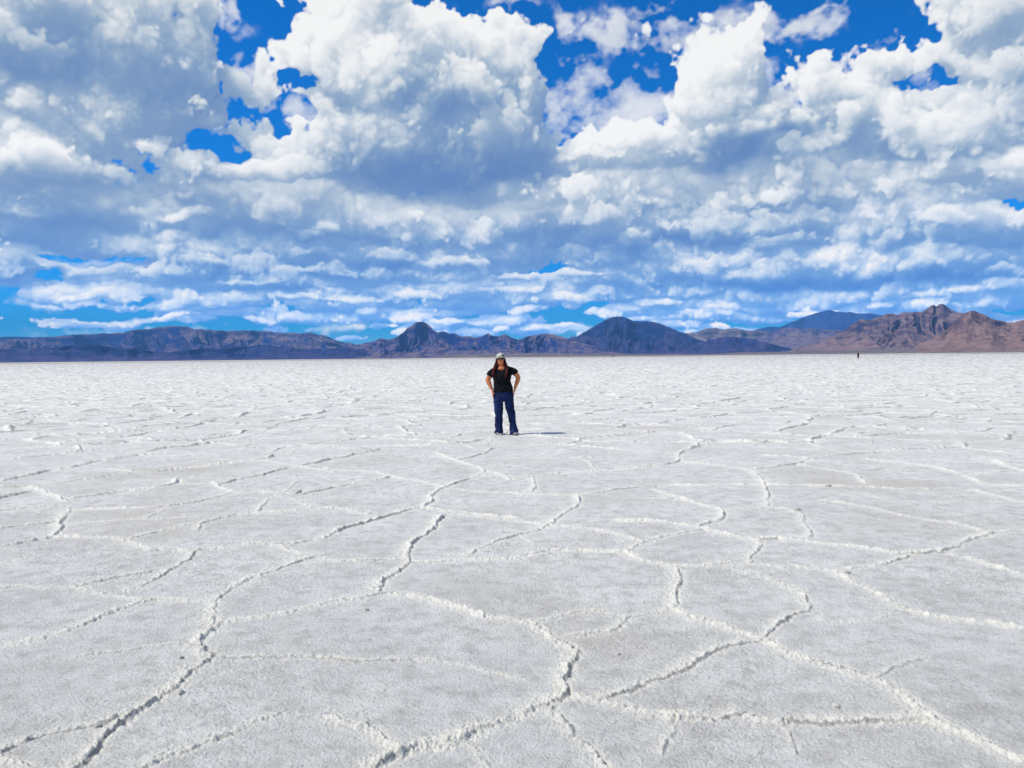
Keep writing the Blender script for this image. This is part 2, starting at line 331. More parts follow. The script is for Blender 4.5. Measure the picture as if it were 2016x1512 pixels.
# x y rx ry depth(0 near..1 far) strength   (photo pixels, turned into sky angles below)
PUFFS=[
(40,50,250,160,.3,1.3),(230,70,190,170,.35,1.3),(330,130,95,130,.3,1.15),(120,230,230,110,.35,1.2),(355,30,75,70,.3,.9),(330,230,110,70,.4,1.1),(20,330,180,60,.3,1),(90,290,90,50,.25,1.1),
(505,165,80,50,.5,.75),(505,125,25,22,.5,.8),(540,190,50,30,.5,.7),(500,250,45,45,.55,.85),
(470,320,110,42,.4,1),(560,300,90,60,.4,1.1),(420,300,45,22,.45,.9),
(850,170,250,120,.2,1.4),(680,120,110,120,.2,1.3),(730,20,95,75,.25,1.2),(620,150,60,80,.2,1.1),(990,110,95,80,.22,1.2),(900,80,100,60,.25,1.1),(800,280,210,90,.2,1.4),(900,310,180,60,.2,1.3),(645,215,50,60,.2,1.1),(1050,190,60,70,.2,1.1),(1065,60,30,22,.3,.7),(1090,250,45,60,.3,.9),(960,250,140,90,.2,1.2),(650,290,80,70,.25,1.2),
(1180,310,130,60,.5,1.1),(1050,390,130,45,.45,1.1),(1290,300,140,38,.5,1.1),
(1430,140,88,62,.3,1.25),(1410,200,85,70,.3,1.3),(1480,130,42,60,.3,1.1),(1375,250,50,40,.35,1.1),(1500,260,130,60,.3,1.25),(1380,290,130,45,.35,1.1),
(1650,120,72,42,.3,1.15),(1630,190,90,60,.28,1.2),(1700,200,70,55,.3,1.1),(1600,150,30,40,.3,.9),(1640,250,150,50,.3,1.1),(1750,240,90,50,.35,1.),
(1850,110,130,42,.4,1.05),(1940,40,130,70,.4,1.25),(1990,120,110,90,.4,1.25),(1950,220,120,90,.4,1.15),(1780,20,40,30,.4,.8),(1780,95,60,14,.4,.8),(1830,270,150,60,.4,1.1),
(960,360,120,50,.3,1.2),(270,330,120,60,.3,1.1),(1600,290,120,40,.3,1.1),
# middle deck
(130,400,200,60,.4,1.1),(60,440,150,45,.5,1.1),(330,400,220,80,.5,1.1),(560,400,200,70,.5,1.15),(800,430,220,60,.5,1.15),(1080,450,260,60,.5,1.1),(1300,380,260,70,.5,1.1),(1550,370,240,80,.5,1.15),(1800,360,200,70,.5,1.1),(1980,330,120,60,.5,1),(1980,430,140,50,.5,1.1),(1750,440,240,60,.55,1.1),(1450,450,260,55,.5,1.2),(250,470,180,40,.6,1.05),(450,500,180,45,.6,1.1),(700,510,260,45,.6,1.15),(950,500,160,35,.6,1.05),
(30,520,100,40,.5,1.1),(300,540,160,28,.6,1.05),(560,560,200,22,.6,1.),(1300,530,220,40,.5,1.15),(1150,510,130,20,.55,1),(1550,520,240,35,.55,1.15),(1800,530,230,40,.5,1.2),(1990,540,100,30,.6,1.1),(1000,555,160,24,.55,1.05),
(430,495,45,16,.3,1.1),(1650,500,60,24,.3,1.15),(1480,500,110,28,.35,1.15),(1720,515,50,22,.3,1.1),
# low rows
(140,578,85,24,.5,1.05),(230,575,90,22,.5,1.05),(60,612,48,12,.5,.9),(130,632,75,18,.5,1.0),(215,637,40,14,.5,.95),(350,595,60,22,.4,1.05),(430,603,70,14,.4,1.),(320,612,70,12,.5,.95),(520,590,120,12,.6,.95),(900,555,90,22,.35,1.1),(860,575,120,14,.4,1.),(720,600,50,18,.4,1.05),(650,605,70,12,.4,.95),(760,625,90,12,.5,.95),(600,630,120,12,.5,.9),(480,625,60,10,.6,.85),(860,640,60,14,.5,.95),(950,600,70,18,.5,.95),(1000,635,90,14,.5,.9),(1060,590,80,16,.5,.95),(1120,575,60,24,.5,.95),(1240,605,70,13,.4,1.05),(1200,580,120,14,.5,.95),(1350,570,120,20,.5,.98),(1400,600,90,16,.5,.95),(1450,620,90,12,.5,.95),(1330,625,90,10,.5,.85),(1560,580,120,20,.5,1.),(1640,580,60,20,.4,1.05),(1760,575,140,22,.5,1.05),(1900,590,120,18,.5,1.),(2000,600,60,16,.5,.95),(1480,650,60,8,.5,.9),(1700,610,70,12,.5,.9),(1160,650,60,8,.6,.8),(1060,655,50,8,.6,.8),(1980,625,40,8,.6,.85),(690,668,30,7,.6,.6),(1520,600,60,8,.5,.9),(240,600,200,7,.7,.6),(30,560,40,12,.5,.8)]
HOLES=[(490,60,50,88,1.5),(428,266,44,18,1.4),(570,236,34,20,1.5),(608,184,26,13,1.2),(330,28,10,16,1.0),(430,165,14,14,.6),(1190,150,90,75,.9),(1120,170,40,60,.9),(1160,10,190,25,1.2),(950,2,110,30,1.3),(1110,30,60,40,1.1),(1640,75,70,22,.9),(1545,110,22,75,1.1),(1730,40,50,60,1.1),(1840,150,40,12,1.2),(1780,80,26,12,.8),(1250,140,60,26,.7),(1890,370,60,7,.8),(1990,370,30,5,.8),(175,506,70,8,1.3),(112,538,26,10,1.1),(10,592,55,34,1.1),(210,612,90,10,1.1),(310,652,150,14,1.0),(690,655,80,15,1.0),(20,650,90,14,.9),(1150,632,60,12,.9),(1085,530,38,5,1.0),(1110,625,60,12,.7),(1240,650,120,12,.7),(1190,600,30,10,.6),(1970,612,50,6,.7),(250,590,60,5,.7)]
# patches of cloud shade and sunlight, added to the clouds' brightness
TONES=[(60,90,160,80,-.42),(300,180,120,100,-.12),(850,215,240,60,-.16),(640,300,90,50,-.12),(1960,110,110,110,-.16),(1200,340,260,40,-.12),(1700,300,240,40,-.16),(500,420,260,40,-.14),(100,470,160,30,-.18),(270,110,80,40,-.05),(370,200,90,60,-.22),(190,210,60,45,.16),(60,130,110,40,-.1),(90,360,170,40,-.3),(330,330,100,22,-.25),(40,400,120,40,-.18),(190,395,60,20,.2),(60,310,60,30,.15),
(930,190,120,35,-.3),(860,225,180,28,-.2),(820,235,70,18,.12),(860,322,200,42,-.75),(900,405,260,24,.25),(700,470,200,14,-.2),(980,470,120,14,-.2),(1400,500,260,16,-.3),(620,520,260,14,-.25),(200,440,160,16,-.2),(1950,460,100,16,-.15),(1000,545,160,8,-.2),(640,330,70,40,.12),(980,310,110,45,-.32),(720,335,90,25,-.25),(1060,270,40,60,-.1),(720,120,100,60,.05),(600,60,40,40,.1),
(1510,270,110,35,-.33),(1430,295,90,22,-.28),(1640,190,60,30,-.1),(1430,130,70,50,.14),(1640,130,60,40,.14),(1960,60,110,60,-.07),
(420,400,140,22,-.25),(230,470,90,18,.1),(560,470,200,12,-.2),(330,425,90,14,.18),(870,385,120,24,-.1),(1050,390,90,24,.12),(780,440,160,22,.1),(620,500,200,16,-.28),(800,520,160,14,-.33),(760,490,160,10,-.25),(1300,490,200,18,-.45),(1120,470,140,20,-.3),(1480,470,160,18,-.28),(1560,420,200,25,-.15),(1800,300,160,25,-.12),(1300,340,200,30,.1),(1850,400,130,16,.1),(1900,500,160,20,-.2),(1700,545,240,12,-.45),(1900,545,160,12,-.4),(1480,560,200,8,-.35),(1280,560,140,10,-.2),(500,545,200,10,-.35),(560,575,140,8,-.3),(300,490,70,12,.15),(30,540,60,18,-.3),(620,540,160,10,-.25),(880,520,150,10,-.2),(350,520,150,10,-.2),(1100,510,160,12,-.2),(1750,560,160,8,-.25),(1500,285,120,26,-.3),(1500,430,160,20,-.2),(1150,430,120,18,-.12),(430,495,40,14,.3),(1650,500,46,20,.4),(1450,500,90,16,.25),(900,550,70,14,.32),(1720,515,30,16,.25),(60,500,60,12,.2),(1240,603,50,8,.25),(140,572,60,12,.15),(1380,430,200,20,-.12),(980,350,50,40,-.1),(1000,365,60,16,.2),(1170,290,90,40,.12)]
WISPS=[(1195,58,46,24,.95),(1290,25,40,16,.6),(1350,75,62,28,.75),(1420,45,52,22,.7),(1520,46,52,20,.75),(1610,50,62,20,.9),(1635,25,34,12,.8),(1270,60,44,24,.5),(1170,150,26,34,.6),(455,22,18,26,.6),(430,15,14,26,.6),(1115,45,18,24,.6),(1300,110,46,26,.5),(1240,200,70,40,.8),(1300,190,80,30,.6),(1190,230,50,30,.8),(1530,170,26,40,.6),(560,212,36,18,.7),(1070,300,30,30,.6),(1740,130,40,40,.5),(1830,150,40,20,.4),(300,90,60,40,.4),(1100,215,30,50,.7),(180,510,60,10,.5),(1010,18,60,14,.5),(500,150,60,20,.7),(440,240,30,14,.6),(600,240,26,26,.7),(480,100,20,40,.35),(1150,180,40,50,.5),(1150,110,40,20,.35),(1400,110,60,40,.5),(60,595,60,10,.3),(250,650,150,10,.5),(700,650,120,10,.35),(1200,650,160,10,.45),(1900,640,150,12,.6)]
def make_clouds(nx=1090,ny=430,nz=40,U0=-38.,V0=-1.,st=.07,seed=5):
    rng=np.random.default_rng(seed)
    u=(U0+st*np.arange(nx)).astype(np.float32)[None,:]; v=(V0+st*np.arange(ny)).astype(np.float32)[:,None]
    w=np.linspace(0,1,nz).astype(np.float32)[:,None,None]
    K=26.4
    low=np.clip(v/11,0,1) # 0 at the horizon, 1 high up
    # warp the plan of the clouds so no ellipse shows
    wx=sum(noise2(rng,ny,nx,int(10*2**o),int(24*2**o))*a for o,a in enumerate((1.0,.6,.42,.3,.2)))*(.12+.5*low)
    wy=sum(noise2(rng,ny,nx,int(12*2**o),int(24*2**o))*a for o,a in enumerate((1.0,.6,.42,.3,.2)))*(.09+.38*low)
    uu=u+wx; vv=v+wy
    S=np.full((nz,ny,nx),-1.2,np.float32); M=np.zeros((nz,ny,nx),np.float32)
    rp=np.random.default_rng(11); extra=[]
    for i in range(330):                 # rows of small clouds, smaller and closer to the horizon line as they recede
        y=rp.uniform(0,1)**.75*162+ 505; k=(700-y)/150.
        extra.append((rp.uniform(-120,2130),y,rp.uniform(25,75)*(.35+.75*k),rp.uniform(7,20)*(.34+.8*k),rp.uniform(.1,.6),rp.uniform(.75,1.2)))
    for i in range(80):                  # sunlit heads in front of the middle deck
        y=rp.uniform(270,520); k=(700-y)/300.; xx=rp.uniform(-120,2130)
        if 580<xx<1120 and y<410: continue
        extra.append((xx,y,rp.uniform(30,80)*(.35+.65*k),rp.uniform(14,30)*(.35+.65*k),rp.uniform(.05,.3),rp.uniform(.8,1.2)))
    for (x,y,rx,ry,z,sg) in PUFFS+extra:
        a,e=azel(x,y); rx,ry=rx/K*1.06,ry/K*1.08
        x0=max(0,int((a-1.7*rx-1.5-U0)/st)); x1=min(nx,int((a+1.7*rx+1.5-U0)/st)); y0=max(0,int((e-1.7*ry-1-V0)/st)); y1=min(ny,int((e+1.7*ry+1-V0)/st))
        if x1<=x0 or y1<=y0: continue
        X=(uu[y0:y1,x0:x1]-a)/rx; Y=(vv[y0:y1,x0:x1]-e)/ry
        Y=np.where(Y<0,Y*1.15,Y)
        zr=.17+.036*min(rx,6); z=.34+.62*z
        q=(X*X+Y*Y)[None]+((w-z)/zr)**2
        s=sg*(1.0-q)
        s=np.maximum(s,-1.2)
        blk=S[:,y0:y1,x0:x1]
        k=.25; h=np.clip(.5+.5*(s-blk)/k,0,1); S[:,y0:y1,x0:x1]=blk*(1-h)+s*h+k*h*(1-h)
        big=min(1.,.45+ry/4.); mp=np.clip(.95*Y-.40*X,-1.1,1.1)*big; M[:,y0:y1,x0:x1]=M[:,y0:y1,x0:x1]*(1-h)+mp[None]*h
    for (x,y,rx,ry,sg) in HOLES:
        a,e=azel(x,y); rx,ry=rx/K,ry/K
        q=((uu+.5*wx-a)/rx)**2+((vv+.5*wy-e)/ry)**2
        S-=(sg*1.8*np.exp(-q**1.15)).astype(np.float32)[None]
    # billows: octaves, coarse ones fade towards the horizon
    N=np.zeros_like(S)
    for o,(cy,cx,cz) in enumerate(((9,22,3),(18,46,5),(38,95,8),(80,200,14),(160,400,20))):
        amp=(.50,.42,.31,.20,.12)[o]
        wv=(low*(1.1,1.0,.8,.5,.3)[o]+(1-low)*(.0,.2,.6,1.1,1.6)[o]+low*(.0,.12,.25,.5,.7)[o])*amp
        n=noise3(rng,nz,ny,nx,cz,cy,cx)
        N+=((np.abs(n)*1.5-.50) if o>=1 else n)*wv[None]
    D=S+N*1.15
    D=np.clip(D*3.4,0,1.5)
    # soft flat wisps everywhere edges are weak
    sc=(.8+1.7*(1-low))                 # optical scale: small clouds far away are still thick
    ext=D*sc[None]
    # light from upper left, marched down the grid
    L=np.zeros_like(D); Lx=.62; 
    cur=np.zeros((nz,nx),np.float32)
    def shl(a,s):                        # sample a at x-s
        i=int(math.floor(s)); f=s-i
        b=np.roll(a,i,1); c=np.roll(a,i+1,1); return b*(1-f)+c*f
    for j in range(ny-1,-1,-1):
        L[:,j]=cur
        cur=shl(cur+ext[:,j],Lx)
        cur=.95*cur+.05*np.vstack([np.zeros((1,nx),np.float32),cur[:-1]])
        up=np.vstack([cur[1:],cur[-1:]]); dn=np.vstack([cur[:1],cur[:-1]])
        cur=cur*.90+.05*(up+dn)
        cur=.9*cur+.05*(np.roll(cur,1,1)+np.roll(cur,-1,1)); cur*=np.float32(.925+.05*min(1,(V0+j*st)/14))
    tau=L*st*K/26.4*1.0
    T=.60*np.exp(-.85*tau)+.40*np.exp(-.16*tau)
    # composite, nearest layer first
    A=np.zeros((ny,nx),np.float32); B=np.zeros((ny,nx),np.float32); tr=np.ones((ny,nx),np.float32)
    for k in range(nz):
        a=1-np.exp(-ext[k]*.8); B+=tr*a*(T[k]+.20*M[k]); tr*=1-a
    A=1-tr; B=B/np.maximum(A,1e-3)
    tone=np.zeros((ny,nx),np.float32)
    for (x,y,rx,ry,sg) in TONES:
        a,e=azel(x,y); q=((uu-a)/(rx/K))**2+((vv-e)/(ry/K))**2; tone+=sg*np.exp(-q)
    fine=sum(noise2(rng,ny,nx,int(26*2**o),int(50*2**o))*a for o,a in enumerate((.9,.7,.5,.28,.14)))
    veil=np.zeros((ny,nx),np.float32)
    for (x,y,rx,ry,sg) in WISPS:
        a,e=azel(x,y); q=((uu+.5*wx-a)/(rx/K))**2+((vv+.4*wy-e)/(ry/K))**2; veil=np.maximum(veil,sg*np.exp(-q))
    wa=np.clip(veil*1.35-.28+.30*fine,0,1)*np.clip(veil*3,0,1); wa=wa*(2-wa)*.8
    B=(B*A+wa*(1-A)*(.80+.1*fine))/np.maximum(A+wa*(1-A),1e-3); A=A+wa*(1-A)
    mid=np.exp(-((v-6.5)/4.)**2); B=.55+(B-.55)*(1.15+.35*(1-low))-.03; B=B*(1-.15*mid-.14*(v<7)*(1-v/7.))+tone*.85; B=np.where(B<.35,.35*np.exp((np.minimum(B,.35)-.35)/.42),np.minimum(B,1.2))
    return A,B,low,np.broadcast_to(v,B.shape)
def colour(A,B,low,elv):
    B=np.clip(B,0,1.1)
    stops=[0,.25,.5,.75,1.0]
    hi=np.array([[.10,.20,.44],[.24,.35,.51],[.47,.55,.63],[.72,.75,.77],[.89,.89,.87]])
    lo=np.array([[.025,.16,.52],[.08,.28,.64],[.30,.48,.74],[.52,.61,.72],[.80,.76,.68]])
    C=np.zeros(B.shape+(3,),np.float32)
    for c in range(3):
        C[...,c]=np.interp(B,stops,hi[:,c])*np.clip(low*1.0,0,1)+np.interp(B,stops,lo[:,c])*(1-np.clip(low,0,1))
    g=np.clip(1-elv/4.5,0,1)[...,None]
    C=C*(1+g*np.array([.06,.03,.0],np.float32))
    # the air in front of the clouds takes some of their light: their own light is that much stronger
    el=np.clip(elv,.3,30); tau=HAZE*np.minimum(28000,1500/np.tan(np.radians(el))); tr=np.exp(-tau)[...,None]
    return np.maximum((C-np.array([.03,.07,.14],np.float32)*(1-tr))/tr,.01)

# ------------------------------------------------------------------ mountains beyond the salt, each range a relief of its own
def rock_mat(name, rock_or_shade, soil_or_sun, thr, scale, rng_m=400.):
    m, nt, bs = new_mat(name); L = nt.links
    geo = N(nt, 'ShaderNodeNewGeometry'); pos = geo.outputs['Position']
    n1 = N(nt, 'ShaderNodeTexNoise', i_Scale=1 / (2600. * scale), i_Detail=7.0, i_Roughness=.62); L.new(pos, n1.inputs['Vector'])
    mp = N(nt, 'ShaderNodeMapping'); mp.inputs['Scale'].default_value = (1 / (170. * scale), 1 / (420. * scale), 1 / (75. * scale)); L.new(pos, mp.inputs[0])
    n2 = N(nt, 'ShaderNodeTexNoise', i_Scale=1.0, i_Detail=6.0, i_Roughness=.65); L.new(mp.outputs[0], n2.inputs['Vector'])
    sx = N(nt, 'ShaderNodeSeparateXYZ'); L.new(geo.outputs['Normal'], sx.inputs[0])
    # soil and painted sun in broad flatter patches, rock and painted shade on steeps
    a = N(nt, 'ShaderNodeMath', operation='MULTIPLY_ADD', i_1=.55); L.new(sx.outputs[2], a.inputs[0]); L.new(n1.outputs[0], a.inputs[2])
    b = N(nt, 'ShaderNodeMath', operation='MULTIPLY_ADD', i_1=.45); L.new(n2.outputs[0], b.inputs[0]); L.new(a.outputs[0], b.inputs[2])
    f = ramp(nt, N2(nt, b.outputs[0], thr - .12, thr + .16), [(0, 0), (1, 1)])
    c = mix(nt, f, rock_or_shade, soil_or_sun)
    c = mix(nt, ramp(nt, n2.outputs[0], [(.38, .5), (.55, 0)]), c, tuple(v * .6 for v in rock_or_shade))
    L.new(c, bs.inputs['Base Color']); bs.inputs['Roughness'].default_value = .95; bs.inputs['Specular IOR Level'].default_value = .1
    bp = N(nt, 'ShaderNodeBump', i_Strength=1.0, i_Distance=130. * scale); L.new(n2.outputs[0], bp.inputs['Height']); L.new(bp.outputs[0], bs.inputs['Normal'])
    return m
def N2(nt, src, lo, hi):
    n = N(nt, 'ShaderNodeMapRange'); n.inputs[1].default_value = lo; n.inputs[2].default_value = hi; nt.links.new(src, n.inputs[0]); return n.outputs[0]
def mountain(name, prof, rc, front, back, seed, mat, spur=1.0, carve=.5, pw=1.25, fan=.0, crest=1.0):
    P = [azel(x, y) for x, y in prof]
    pa = np.array([p[0] for p in P]); pe = np.array([p[1] for p in P])
    a = np.arange(pa[0], pa[-1], .045); e = np.interp(a, pa, pe)
    v1, v2, v3 = VN(seed), VN(seed + 1), VN(seed + 2); zero = np.zeros_like(a)
    e = e + crest * .035 * fbm(v1, a / .35, zero, 4, .6) * np.clip(e, .1, 1)
    e = np.maximum(e, .005)
    rcr = rc * (1 + .05 * fbm(v2, a / 3., zero + 3, 3))
    t = np.concatenate([np.linspace(0, 1, 120), 1 + np.linspace(.08, 1, 14)])
    T, A = np.meshgrid(t, a, indexing='ij')
    RC = np.broadcast_to(rcr, T.shape)
    R = np.where(T <= 1, RC - front * (1 - T), RC + back * (T - 1))
    ar = np.radians(A); X = R * np.sin(ar); Y = R * np.cos(ar)
    tf = np.clip(T, 0, 1)
    wrp = fbm(v3, X / 900., Y / 900., 3) * .35
    km = math.radians(1) * rc / 1000.
    s = 0; amp = 1; 
    for o, fr in enumerate((.55, 1.2, 2.7, 6.0, 13.)):
        n = VN(seed + 10 + o)(A * km * fr / spur + wrp * fr * .8, T * (1.2 + 1.3 * o) + o * 7.3)
        s = s + amp * (1 - np.abs(n) * 2.0); amp *= .55
    s = s / 2.1
    base = tf ** pw
    H = base * (1 + carve * (s - .6) * np.sqrt(np.clip(4 * tf * (1 - tf), 0, 1)) * 1.25)
    H += .10 * carve * fbm(v2, X / 420., Y / 420., 4, .55) * tf * (1.15 - tf)
    H = np.maximum(H, 0) * (1 - fan) + fan * tf
    H = np.where(T > 1, (1 - (T - 1)) ** 1.3 * (1 + .2 * (s - .5)), H)
    crh = np.tan(np.radians(e)) * rcr + EYE
    Z = H * crh
    ang = (Z - EYE) / R; mx = ang.max(0); want = np.tan(np.radians(e))
    k = want / np.maximum(mx, 1e-5)
    Z = Z * k[None]
    Z[0] = -4; Z[-1] = -4
    Z = Z + np.where((T > 0) & (T < .05), -.5, 0)
    me = grid_mesh(name, np.stack([X, Y, Z], 2).reshape(-1, 3), len(t), len(a))
    me.materials.append(mat)
    o = link(bpy.data.objects.new(name, me)); props(o, kind='structure'); return o
M_dark = rock_mat('rock_left_shaded', (.007, .029, .18), (.26, .18, .18), 1.185, 1.0)  # cloud shade painted into the dark blue, sun patches into the pale tone
M_mid = rock_mat('rock_middle_shaded', (.007, .029, .18), (.26, .18, .19), 1.18, .8)  # cloud shade and sun patches painted in here as well
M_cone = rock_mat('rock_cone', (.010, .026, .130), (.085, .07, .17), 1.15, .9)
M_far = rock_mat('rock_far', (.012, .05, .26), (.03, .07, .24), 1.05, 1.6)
M_tan = rock_mat('rock_pale', (.10, .08, .09), (.33, .24, .20), .98, .8)
M_right = rock_mat('rock_right', (.045, .04, .10), (.30, .20, .19), 1.07, .55)
M_brown = rock_mat('rock_brown', (.13, .075, .08), (.33, .205, .165), .98, .5)
M_fan = rock_mat('desert_floor', (.13, .105, .11), (.24, .19, .175), .95, 1.2)
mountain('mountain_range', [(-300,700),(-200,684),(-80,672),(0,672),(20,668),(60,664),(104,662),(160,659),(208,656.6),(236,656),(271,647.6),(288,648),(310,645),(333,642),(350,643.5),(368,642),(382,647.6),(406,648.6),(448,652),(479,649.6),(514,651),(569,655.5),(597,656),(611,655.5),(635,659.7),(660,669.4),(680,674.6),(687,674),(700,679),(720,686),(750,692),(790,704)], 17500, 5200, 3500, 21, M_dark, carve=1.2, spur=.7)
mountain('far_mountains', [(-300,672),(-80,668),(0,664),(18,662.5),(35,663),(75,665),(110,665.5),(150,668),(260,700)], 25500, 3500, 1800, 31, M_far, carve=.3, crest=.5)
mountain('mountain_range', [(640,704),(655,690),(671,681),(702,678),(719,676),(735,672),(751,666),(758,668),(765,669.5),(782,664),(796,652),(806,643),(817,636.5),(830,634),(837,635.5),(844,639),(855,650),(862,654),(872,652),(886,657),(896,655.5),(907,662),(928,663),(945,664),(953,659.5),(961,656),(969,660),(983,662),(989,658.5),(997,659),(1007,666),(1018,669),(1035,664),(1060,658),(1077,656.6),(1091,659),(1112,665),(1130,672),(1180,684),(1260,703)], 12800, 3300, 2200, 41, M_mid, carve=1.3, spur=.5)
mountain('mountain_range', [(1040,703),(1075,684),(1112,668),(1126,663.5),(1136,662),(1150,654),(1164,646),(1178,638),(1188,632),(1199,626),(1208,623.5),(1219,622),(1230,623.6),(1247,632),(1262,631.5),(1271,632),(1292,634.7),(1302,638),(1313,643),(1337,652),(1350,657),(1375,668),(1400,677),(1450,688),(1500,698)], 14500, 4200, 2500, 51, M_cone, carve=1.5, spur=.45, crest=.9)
mountain('mountain_range', [(1290,700),(1316,668),(1337,655.5),(1351,654.6),(1368,656),(1385,649),(1408,645),(1424,649),(1450,646.6),(1469,651),(1503,651),(1530,655),(1560,662),(1600,672),(1640,690)], 19500, 4500, 2500, 61, M_tan, carve=.7, spur=1.2)
mountain('mountain_range', [(1440,696),(1483,668),(1510,657),(1545,645),(1573,647.7),(1594,646),(1614,649),(1649,650),(1680,655),(1730,668),(1780,694)], 17000, 4000, 2500, 66, M_mid, carve=.4, spur=1.2)
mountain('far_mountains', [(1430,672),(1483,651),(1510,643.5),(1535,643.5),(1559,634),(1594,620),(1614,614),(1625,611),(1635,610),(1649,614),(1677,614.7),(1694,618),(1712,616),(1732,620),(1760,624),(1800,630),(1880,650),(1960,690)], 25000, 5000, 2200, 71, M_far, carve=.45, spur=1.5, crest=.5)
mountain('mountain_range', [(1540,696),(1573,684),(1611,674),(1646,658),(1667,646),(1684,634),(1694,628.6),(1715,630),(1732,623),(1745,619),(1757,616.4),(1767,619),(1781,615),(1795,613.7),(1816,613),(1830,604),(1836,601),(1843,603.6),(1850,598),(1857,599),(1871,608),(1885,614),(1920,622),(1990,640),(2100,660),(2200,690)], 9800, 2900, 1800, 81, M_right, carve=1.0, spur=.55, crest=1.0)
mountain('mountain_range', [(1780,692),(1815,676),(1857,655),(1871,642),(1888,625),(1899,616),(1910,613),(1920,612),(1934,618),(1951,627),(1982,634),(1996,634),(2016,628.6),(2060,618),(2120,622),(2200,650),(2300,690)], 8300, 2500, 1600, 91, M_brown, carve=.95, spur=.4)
mountain('foothills', [(-200,690),(0,688),(60,687),(100,685),(150,680),(190,678),(230,684),(280,690),(330,693),(360,690),(400,686),(440,687),(480,682),(520,679),(560,684),(600,689),(640,686),(680,684),(720,689),(800,694),(880,700)], 11800, 1500, 1400, 101, M_cone, carve=1.0, spur=.6)
mountain('foothills', [(1290,698),(1340,690),(1370,678),(1400,668),(1430,662),(1460,664),(1490,669),(1530,680),(1570,690),(1600,697)], 12300, 1800, 1400, 111, M_cone, carve=1., spur=.6)
mountain('foothills', [(1050,699),(1090,693),(1130,684),(1150,681),(1175,683),(1210,691),(1260,697)], 11500, 1000, 900, 121, M_cone, carve=.6)
mountain('desert_slope', [(860,700.5),(900,698),(1000,696),(1050,695),(1100,697),(1400,697),(1450,694),(1550,692),(1650,688),(1750,683),(1850,686),(1960,688),(2200,688)], 7900, 2500, 1000, 131, M_fan, carve=.1, fan=.6, crest=.3)
# ------------------------------------------------------------------ the cloudy part of the sky, a far backdrop well outside the air below
CA, CB, CLOW, CEL = make_clouds()
CC = colour(CA, CB, CLOW, CEL)
U0, V0, ST = -38., -1., .07
du = np.concatenate([np.arange(-180, -38, .5), np.arange(-38, 38, .07), np.arange(38, 180, .5)])
dv = np.concatenate([np.arange(-1, 29, .07), np.arange(29, 46, .4)])
DV, DU = np.meshgrid(dv, du, indexing='ij')
def fold(u):
    s_ = np.sign(u); q = np.abs(u); q = np.where(q > 38, 38 - (q - 38) * .8028, q); q = np.where(q < -38, -76 - q, q)
    return np.where(np.abs(u) <= 38, u, s_ * q)
fu = (fold(DU) - U0) / ST; fv = (np.where(DV > 29, 58 - DV, DV) - V0) / ST
def bil(Aq):
    ny, nx = Aq.shape[:2]; x = np.clip(fu, 0, nx - 1.001); y = np.clip(fv, 0, ny - 1.001); i = x.astype(int); j = y.astype(int); f = x - i; g = y - j
    if Aq.ndim == 3: f = f[..., None]; g = g[..., None]
    return (Aq[j, i] * (1 - f) + Aq[j, i + 1] * f) * (1 - g) + (Aq[j + 1, i] * (1 - f) + Aq[j + 1, i + 1] * f) * g
SR = 90000.
ur, vr = np.radians(DU), np.radians(DV)
me = grid_mesh('sky', np.stack([SR * np.sin(ur) * np.cos(vr), SR * np.cos(ur) * np.cos(vr), SR * np.sin(vr)], 2).reshape(-1, 3), len(dv), len(du), wrap=True)
fattr(me, 'cover', bil(CA))
ca = me.attributes.new('tint', 'FLOAT_COLOR', 'POINT'); cc4 = np.ones((DU.size, 4), np.float32); cc4[:, :3] = bil(CC).reshape(-1, 3); ca.data.foreach_set('color', cc4.ravel())
m = bpy.data.materials.new('clouds'); m.use_nodes = True; nt = m.node_tree; nt.nodes.clear(); L = nt.links
at = N(nt, 'ShaderNodeAttribute', attribute_name='tint'); ac = N(nt, 'ShaderNodeAttribute', attribute_name='cover')
em = N(nt, 'ShaderNodeEmission', i_Strength=1.0); tr = N(nt, 'ShaderNodeBsdfTransparent'); mx = N(nt, 'ShaderNodeMixShader'); out = N(nt, 'ShaderNodeOutputMaterial')
L.new(at.outputs['Color'], em.inputs[0]); L.new(ac.outputs['Fac'], mx.inputs[0]); L.new(tr.outputs[0], mx.inputs[1]); L.new(em.outputs[0], mx.inputs[2]); L.new(mx.outputs[0], out.inputs[0])
m.cycles.emission_sampling = 'NONE'
me.materials.append(m)
so = link(bpy.data.objects.new('sky', me)); props(so, kind='structure')
# ------------------------------------------------------------------ haze
if HAZE > 0:
    bm = bmesh.new(); bmesh.ops.create_cube(bm, size=1)
    for v in bm.verts: v.co = Vector((v.co.x * 56000, v.co.y * 56000, (v.co.z + .5) * 1508 - 8))
    me = bpy.data.meshes.new('haze'); bm.to_mesh(me); bm.free()
    m = bpy.data.materials.new('haze'); m.use_nodes = True; nt = m.node_tree; nt.nodes.clear()
    pv = N(nt, 'ShaderNodeVolumePrincipled'); pv.inputs['Color'].default_value = (.17, .47, 1.0, 1); pv.inputs['Density'].default_value = HAZE; pv.inputs['Anisotropy'].default_value = .0
    out = N(nt, 'ShaderNodeOutputMaterial'); nt.links.new(pv.outputs[0], out.inputs['Volume']); m.cycles.homogeneous_volume = True
    me.materials.append(m); ho = link(bpy.data.objects.new('haze', me)); props(ho, kind='stuff')

